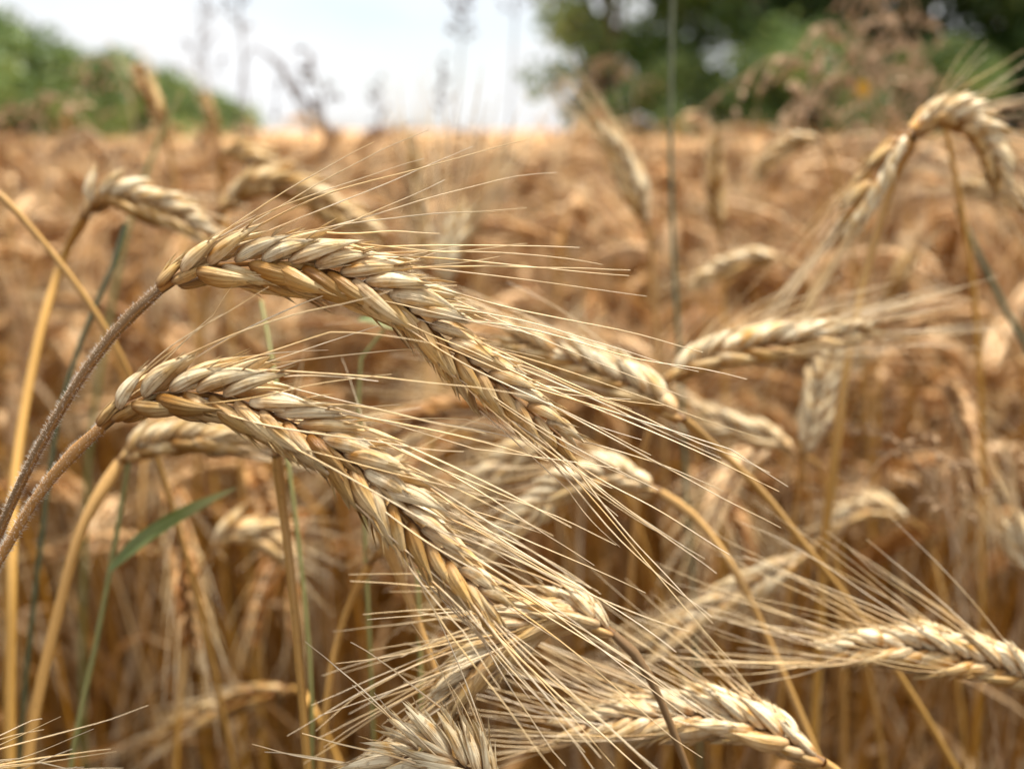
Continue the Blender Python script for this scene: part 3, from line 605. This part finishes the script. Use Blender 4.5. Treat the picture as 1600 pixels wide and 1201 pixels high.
# ------------------------------------------------------------------ crop variants
def variant(seed, lod):
    rng = np.random.default_rng(seed)
    nod = rng.choice([.15, .7, 1.5, 2.1, 2.6], p=[.12, .18, .3, .25, .15]) + rng.uniform(-.2, .2)
    lean = rng.uniform(0, .14); Ls, Le = 1.12, rng.uniform(.075, .11)
    n = 60; s = np.linspace(0, Ls, n); ph = lean + (nod * .62) * np.clip((s - (Ls - .13)) / .13, 0, 1) ** 1.6
    x = np.concatenate([[0], np.cumsum(np.sin(ph[:-1]) * np.diff(s))]); z = np.concatenate([[0], np.cumsum(np.cos(ph[:-1]) * np.diff(s))])
    wob = 0.01 * np.sin(s * 4 + rng.uniform(0, 6)) - 0.01 * math.sin(0)
    Pst = np.stack([x, wob, z], 1)
    se = np.linspace(0, Le, 12); pe = ph[-1] + (nod * .5) * se / Le
    ex = x[-1] + np.concatenate([[0], np.cumsum(np.sin(pe[:-1]) * np.diff(se))]); ez = z[-1] + np.concatenate([[0], np.cumsum(np.cos(pe[:-1]) * np.diff(se))])
    E = np.stack([ex, np.full(12, wob[-1]), ez], 1)
    tone = rng.choice([0, .1, .35, .9], p=[.35, .2, .2, .25])
    st = MB(); idx = np.unique(np.concatenate([np.arange(0, 44, 6 if lod < 2 else 14), np.arange(44, 60, 2 if lod < 2 else 4), [59]]))
    if lod == 2: idx = idx[idx > 25]
    if lod == 3: idx = A([0, 20, 40, 50, 55, 59])
    tube(st, Pst[idx], np.linspace(.0018, .0011, len(idx)), 6 if lod == 0 else 3, tone, rng.random(), 0)
    for k in range(3 if lod != 2 else 1):
        z0 = rng.uniform(.3, 1.0); p = Pst[int(z0 / Ls * 59)]; a = rng.uniform(0, 6.28); hd = A([math.cos(a), math.sin(a), 0]); ll = rng.uniform(.08, .22)
        m_ = 9 if lod == 0 else 5; tt = np.linspace(0, 1, m_)
        LP = p + hd * (ll * tt * .7)[:, None] + A([0, 0, 1]) * (rng.uniform(-.1, .12) * tt - rng.uniform(.05, .22) * tt ** 2)[:, None]
        ribbon(st, LP, .0035 * (1 - tt ** 2) + .0003, [0, 0, 1], rng.random(), 1, twist=rng.uniform(-3, 3))
    er = MB()
    tow = A([0, 1.0, 0]) if rng.random() < .5 else nrm(rng.standard_normal(3))
    if lod < 2:
        for (p, t, N, B, sg, k, s_) in ear_layout(E, tow, 13 if lod == 0 else 9, 1, rng):
            for kb in (1, -1):
                o = nrm(N * sg * .8 + B * kb * .6); D = nrm(t + .36 * (N * sg + B * kb * .35) + rng.standard_normal(3) * .05)
                O = p + N * sg * .0013 + B * kb * .0013; sz = .0155 * k * (1 if lod == 0 else 1.25)
                put(er, (H_MD if lod == 0 else H_LO)[rng.integers(4)], O, D, o, sz, np.clip(tone + rng.uniform(-.3, .3), 0, 1), rng.random(), 1.0, mat=0)
                if rng.random() < (.85 if lod == 0 else .4):
                    d0 = nrm(t + N * sg * .28 * rng.random() + B * kb * .22 * rng.random())
                    m_ = 6 if lod == 0 else 3
                    tube(er, awn_path(O + D * sz * .9, d0, nrm(d0 + A([0, 0, -.15])), rng.uniform(.03, .06), m_, rng), np.linspace(.00026, .0001, m_), 3, rng.random(), rng.random(), 1)
    else:
        tube(er, spline(E, 7), A([.002, .0055, .0065, .006, .0055, .004, .001]), 6, tone, rng.random(), 0)
        for k in range(7):
            p = E[rng.integers(2, 11)]; t = nrm(E[-1] - E[0]); d0 = nrm(t + rng.standard_normal(3) * .25)
            tube(er, awn_path(p, d0, d0, .06, 2, rng), A([.0006, .0003]), 3, rng.random(), rng.random(), 1)
    top = max(E[:, 2].max(), Pst[:, 2].max())
    return st, er, top, (E[5], nod, tone)
V0 = [variant(200 + k, 0) for k in range(16)]
V1 = [variant(400 + k, 1) for k in range(14)]
V2 = [variant(600 + k, 2) for k in range(14)]
V3 = [variant(800 + k, 3) for k in range(14)]
V0M = [(a.mesh('straw', [M_STEM, M_LEAF]), b_.mesh('ear', [M_FHUSK, M_AWN]), top) for (a, b_, top, _) in V0]
# positions
rng = np.random.default_rng(99)
cand = []
while len(cand) < 290:
    y = rng.uniform(.5, 1.7); x = rng.uniform(-1, 1) * (y * .58 + .06)
    p = rng.uniform(0, 1)
    d = math.hypot(x, y)
    if d < .60 or (d < .85 and rng.random() < .2): continue
    cand.append((x, y, d))
cand.sort(key=lambda c: c[2])
MARKS = [('the left edge hedge', 60, 130), ('the green hedge end', 400, 190), ('the open sky at centre', 640, 170), ('the left end of the trees', 880, 170), ('the tall green stem', 1050, 200),
 ('the tall green stem', 1060, 480), ('the brown grass tuft', 1300, 130), ('the upper right hooked ear', 1500, 200), ('the soft cream ear', 220, 320), ('the grey-brown ear', 470, 310),
 ('the whitish fan of awns', 715, 340), ('the bright-edged leaning ear', 975, 270), ('the dark upright ear', 1120, 290), ('the brown horizon ear', 1230, 240), ('the mottled hanging ear', 1365, 290),
 ('the level ear at mid height', 1150, 415), ('the upper big ear', 500, 420), ('the tip of the upper big ear', 900, 660), ('the stem of the upper big ear', 150, 550), ('the lower big ear', 400, 640), ('the tip of the lower big ear', 780, 940),
 ('the bleached level ear', 1200, 545), ('the half hidden pale ear', 930, 580), ('the bleached upright ear', 1275, 640), ('the amber straw at right', 1330, 560), ('the long green blade', 280, 800), ('the golden bottom straw', 460, 950),
 ('the silvery ear', 880, 760), ('the frayed white ear', 640, 1150), ('the white-topped bottom ear', 1130, 1130), ('the lower right ear', 1450, 1020), ('the pinkish seed head', 1440, 720), ('the slanting mid-right ear', 1140, 930),
 ('the right edge', 1590, 400), ('the right edge low down', 1590, 800), ('the left edge at mid height', 10, 500), ('the left edge low down', 10, 950), ('the bottom left corner', 60, 1150), ('the bottom right corner', 1560, 1170)]
def project(p):
    v = A(p) - CAMP; z = v @ FWD
    return 800 + FP * (v @ RGT) / z, 600.5 - FP * (v @ UPV) / z, z
plants = []
for i, (x, y, d) in enumerate(cand):
    k = int(rng.integers(len(V0M))); sm, em, top = V0M[k]
    lo = 1.0 if d < .6 else (1.03 if d < .8 else 1.04)
    hi = 1.08 if d < .6 else (1.14 if d < .8 else 1.19)
    h = rng.uniform(lo, hi)
    if d > 1.0 and rng.random() < .05: h = rng.uniform(1.2, 1.28)
    s = h / top; az = rng.uniform(0, 6.283)
    E0, nod, tone = V0[k][3]
    ec = A([x + s * math.cos(az) * E0[0], y + s * math.sin(az) * E0[0], s * E0[2]]); u_, v_, z_ = project(ec)
    plants.append((x, y, d, k, s, az, u_, v_, nod, tone, math.cos(az)))
seen_l = {}
for (x, y, d, k, s, az, u_, v_, nod, tone, cx) in plants:
    nm, mx_, my_ = min(MARKS, key=lambda m: (m[1] - u_) ** 2 + (m[2] - v_) ** 2)
    dx, dy = u_ - mx_, v_ - my_
    rel = ('above' if dy < 0 else 'below') if abs(dy) > abs(dx) * 1.6 else ('left of' if dx < 0 else 'right of') if abs(dx) > abs(dy) * 1.6 else \
          ('up left of' if dx < 0 else 'up right of') if dy < 0 else ('down left of' if dx < 0 else 'down right of')
    post = 'upright' if nod < .45 else 'leaning' if nod < 1.0 else 'nodding' if nod < 1.9 else 'hooked'
    side = '' if post == 'upright' or abs(cx) < .35 else (' rightward' if cx > 0 else ' leftward')
    col = 'dark' if tone < .33 else 'brown' if tone < .66 else 'pale'
    lab = f"{'soft' if d < .85 else 'blurred'} {col} rye ear {post}{side} {rel} {nm}"
    seen_l.setdefault(lab, []).append(1)
    if len(seen_l[lab]) > 1: lab = {2: 'second ', 3: 'third '}.get(len(seen_l[lab]), 'faint ') + lab
    near = d < 1.05
    r = empty('rye_plant', (x, y, 0), lab, 'rye plant', 'rye plants massed just behind the foreground ears' if near else 'rye plants massed further back in the crop')
    r.scale = (s, s, s); r.rotation_euler = (rng.uniform(-.03, .03), rng.uniform(-.03, .03), az)
    link('straw', V0M[k][0], r); link('ear', V0M[k][1], r)
def merge(name, variants, spots, mats):
    vs, fs, ss, ts, ms, n = [], [], [], [], [], 0
    arr = []
    for (a, b_, top, _) in variants:
        m = MB(); V, F, ST, TN, MI = a.arrays(); m.add(V, F, ST, TN); m.mi[-1] = MI
        V, F, ST, TN, MI = b_.arrays(); m.add(V, F, ST, TN); m.mi[-1] = MI + 2
        arr.append((m.arrays(), top))
    for (x, y, h) in spots:
        (V, F, ST, TN, MI), top = arr[int(rng.integers(len(arr)))]
        a = rng.uniform(0, 6.283); s = h / top; c_, s_ = math.cos(a), math.sin(a)
        W = np.stack([x + s * (V[:, 0] * c_ - V[:, 1] * s_), y + s * (V[:, 0] * s_ + V[:, 1] * c_), s * V[:, 2]], 1)
        dt = rng.uniform(-.3, .3)
        vs.append(W); fs.append(F + n); ss.append(ST); ts.append(np.clip(TN + dt, 0, 1)); ms.append(MI); n += len(V)
    m = MB(); m.v, m.f, m.st, m.tn, m.mi = vs, fs, ss, ts, ms
    return link(name, m.mesh(name, mats))
MATS = [M_STEM, M_LEAF, M_FHUSK, M_AWN]
spots = []
while len(spots) < 1900:                                  # 1.0 - 3.2 m ahead, fuller density
    y = rng.uniform(.9, 3.4); x = rng.uniform(-1, 1) * (y * .62 + .3)
    d = math.hypot(x, y)
    if rng.random() > d / 2.4: continue
    spots.append((x, y, rng.uniform(1.02, 1.215) if rng.random() > .03 else rng.uniform(1.2, 1.27)))
for k in range(420):                                      # low growth close by, and the crop at both sides and behind
    a = rng.uniform(0, 6.283); r_ = rng.uniform(.55, 1.8); x, y = r_ * math.cos(a), r_ * math.sin(a)
    if y > -.1 and r_ < .75: continue
    if y > 0 and abs(x) < y * .7: continue
    spots.append((x, y, rng.uniform(1.0, 1.16)))
low = []
while len(low) < 5600:
    x, y = rng.uniform(-2.6, 2.6), rng.uniform(-1.6, 3.2)
    d = math.hypot(x, y)
    if d < .34: continue
    top = 1.16 if y < 0 else min(1.10, 1.25 - .26 - .0 if d > 1.0 else 1.25 - d * .70 - .06)
    top = max(top, .5)
    if y < -.15 or abs(x) > .9 * max(y, .1) + .3: top = 1.22
    low.append((x, y, rng.uniform(top - .22, top)))
for k in range(1000):
    y = rng.uniform(.72, 1.9); x = rng.uniform(-1, 1) * (y * .62 + .1)
    h = rng.uniform(.95, 1.07) if y < 1 else rng.uniform(1.0, 1.16)
    spots.append((x, y, h))
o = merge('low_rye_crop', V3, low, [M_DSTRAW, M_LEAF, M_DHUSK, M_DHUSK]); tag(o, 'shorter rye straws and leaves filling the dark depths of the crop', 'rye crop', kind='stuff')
o = merge('rye_crop', V1, spots, MATS); tag(o, 'mass of blurred rye straws and ears filling the field behind the foreground plants', 'rye crop', kind='stuff')
spots = []
while len(spots) < 9000:
    y = 3.2 + 26 * rng.random() ** 2.0; x = rng.uniform(-1, 1) * (y * .75 + .5)
    spots.append((x, y, rng.uniform(1.06, 1.20) if rng.random() > .03 else rng.uniform(1.2, 1.3)))
o = merge('far_rye_crop', V2, spots, MATS); tag(o, 'distant pinkish brown rye crop running to the horizon', 'rye crop', kind='stuff')
o = sheet('rye_canopy', -200, 200, 6, 420, 260, 300, 1.08, .12, M_CANOPY); tag(o, 'even far surface of the rye crop below the skyline', 'rye crop', kind='stuff')

mb = MB()
for k in range(1700):
    y = .62 + 2.6 * rng.random() ** 1.4; x = rng.uniform(-1, 1) * (y * .6 + .1); h = rng.uniform(.95, 1.08 if y < .9 else 1.19)
    lx, ly = rng.normal(0, .09), rng.normal(0, .06); tt = np.linspace(0, 1, 7)[:, None]
    P = A([x, y, 0]) + tt * A([0, 0, h]) + tt ** 2.5 * A([lx, ly, 0]) + A([0, 0, -abs(lx) * .3]) * tt ** 4
    tube(mb, P, np.linspace(.0014, .0007, 7), 4, rng.random(), rng.random(), int(rng.random() < .35))
o = link('loose_straws', mb.mesh('loose_straws', [M_STEM, M_AWN])); tag(o, 'thin upright straws standing between the rye plants of the crop', 'straws', kind='stuff')

# straw litter and undergrowth leaves down in the crop
mb = MB()
for k in range(1500):
    y = rng.uniform(.3, 3); x = rng.uniform(-1, 1) * (y * .6 + .2); a = rng.uniform(0, 6.28); ll = rng.uniform(.08, .25); z = rng.uniform(.01, .5) ** 1.5 if rng.random() < .5 else rng.uniform(.2, .85)
    if math.hypot(x, y) < .5 and z > .6: continue
    tt = np.linspace(0, 1, 5)[:, None]; hd = A([math.cos(a), math.sin(a), rng.uniform(-.8, .8)])
    ribbon(mb, A([x, y, z]) + ll * tt * hd + A([0, 0, -.06]) * tt ** 2, .003 * (1 - tt[:, 0] ** 2) + .0004, [0, 0, 1], rng.random(), twist=rng.uniform(-3, 3))
o = link('straw_litter', mb.mesh('straw_litter', M_LEAF)); tag(o, 'tangle of dry leaves low among the rye straws', 'dry leaves', kind='stuff')

# ------------------------------------------------------------------ trees and hedge
def leafmesh(centers, radii, n, size, seed, clump_tone):
    r = np.random.default_rng(seed); ci = r.choice(len(centers), n, p=radii ** 2 / np.sum(radii ** 2))
    d = nrm(r.standard_normal((n, 3))); rad = radii[ci] * r.random(n) ** .45
    p = centers[ci] + d * rad[:, None] * A([1, 1, .8])
    a = nrm(r.standard_normal((n, 3))); b_ = nrm(np.cross(a, r.standard_normal((n, 3)))); s = size * r.uniform(.6, 1.3, n)[:, None]
    V = np.stack([p - a * s, p + b_ * s * .45, p + a * s, p - b_ * s * .45], 1).reshape(-1, 3)
    F = np.arange(4 * n).reshape(-1, 4)
    tn = np.repeat(np.clip(clump_tone[ci] + r.uniform(-.25, .25, n), 0, 1), 4)
    return V, F, tn
def tree(label, x, y, h, w, mat, seed, nleaf=9000, size=.09, skirt=.3, name='broadleaf_tree', cat='tree', group=None, lean=0):
    r = np.random.default_rng(seed); root = empty(name, (x, y, 0), label, cat, group)
    mb = MB(); tp = A([[0, 0, 0], [.1 * lean, 0, h * .3], [.2 * lean + r.uniform(-.2, .2), 0, h * .6], [.3 * lean, 0, h * .9]])
    tube(mb, spline(tp, 14), np.linspace(h * .035, h * .008, 14), 9)
    nc = 46; cs = []
    for k in range(nc):
        z = h * (skirt + (1 - skirt) * r.random() ** .8); f = math.sin(math.pi * min(max((z / h - skirt * .4) / (1.04 - skirt * .4), .08), .97)) ** .6
        a = r.uniform(0, 6.283); q = w * f * r.uniform(.25, 1)
        c = A([q * math.cos(a) + .2 * lean, q * math.sin(a), z]); cs.append(c)
        if k % 2 == 0:
            s0 = A([.1 * lean, 0, z * .55]); tube(mb, spline(A([s0, (s0 + c) / 2 + A([0, 0, -.05 * h]), c]), 8), np.linspace(h * .012, h * .003, 8), 5)
    link('trunk', mb.mesh('trunk', M_BARK), root)
    cs = A(cs); rad = w * r.uniform(.24, .44, nc); V, F, tn = leafmesh(cs, rad, int(nleaf * 1.25), size, seed, r.random(nc))
    m = MB(); m.add(V, F, np.zeros_like(V), tn); link('crown', m.mesh('crown', mat, False), root); return root
TR = [
 ('loose-leaved tree at the left end of the trees, bright sky showing through', 1.9, 20.0, 6.5, 1.8, M_FOL_L, .12, 3800),
 ('dark tree just right of the tall green stem', 4.4, 19.5, 8.5, 2.3, M_FOL_D, .08, 12000),
 ('dark green tree behind the brown grass tuft', 7.2, 19.0, 8.0, 2.6, M_FOL_D, .08, 8000),
 ('darkest tree behind the hooked ear at the upper right', 10.2, 18.5, 8.8, 2.6, M_FOL_D, .1, 12000),
 ('dark tree at the right edge of the photo', 12.8, 18.0, 8.0, 2.4, M_FOL_D, .1, 8000),
 ('tall dark tree filling the gap behind the first dark tree', 6.0, 24.0, 10.5, 3.2, M_FOL_D, .05, 12000),
 ('tall dark tree filling the gap behind the rightmost trees', 12.0, 24.0, 10.5, 3.6, M_FOL_D, .05, 12000),
]
UB = [(3.0, 18.0, 2.3, 1.2, 'bright green bush under the left end of the trees'), (5.0, 17.5, 2.7, 1.5, 'green bush under the dark trees right of the tall green stem'),
      (7.2, 17.0, 2.4, 1.5, 'green bush behind the foot of the brown grass tuft'), (9.4, 17.0, 2.6, 1.6, 'green bush behind the upper right hooked ear'), (11.6, 17.0, 2.5, 1.5, 'green bush at the right edge under the trees')]
for i, (x, y, h, w_, lb) in enumerate(UB): tree(lb, x, y, h, w_, M_FOL_L if i < 3 else M_FOL_D, 900 + i, 6000, .09, .1, 'woodland_bush', 'bush', 'bushes under the trees at right')
for i, (lb, x, y, h, w_, mt, sk, nl) in enumerate(TR): tree(lb, x, y, h, w_, mt, 700 + i, nl, .13, sk, group='trees beyond the right side of the field')
BU = [(-7.0, 11.5, 2.75, 1.3, 'tallest green bush of the hedge, at the left edge'), (-6.5, 13.0, 2.55, 1.2, 'green bush of the hedge second from the left edge'),
      (-6.3, 14.6, 2.35, 1.1, 'green bush in the middle of the hedge behind the pale green blade'), (-6.2, 16.6, 2.25, 1.1, 'bright green bush of the hedge right of the pale green blade'),
      (-6.2, 19.0, 2.0, 1.1, 'low green bush near the far end of the hedge'), (-6.3, 22.0, 1.8, 1.1, 'lowest and farthest green bush at the end of the hedge')]
for i, (x, y, h, w_, lb) in enumerate(BU): tree(lb, x, y, h, w_, M_FOL_L, 800 + i, 6500, .07, .12, 'hedge_bush', 'bush', 'bushes of the hedge at left')
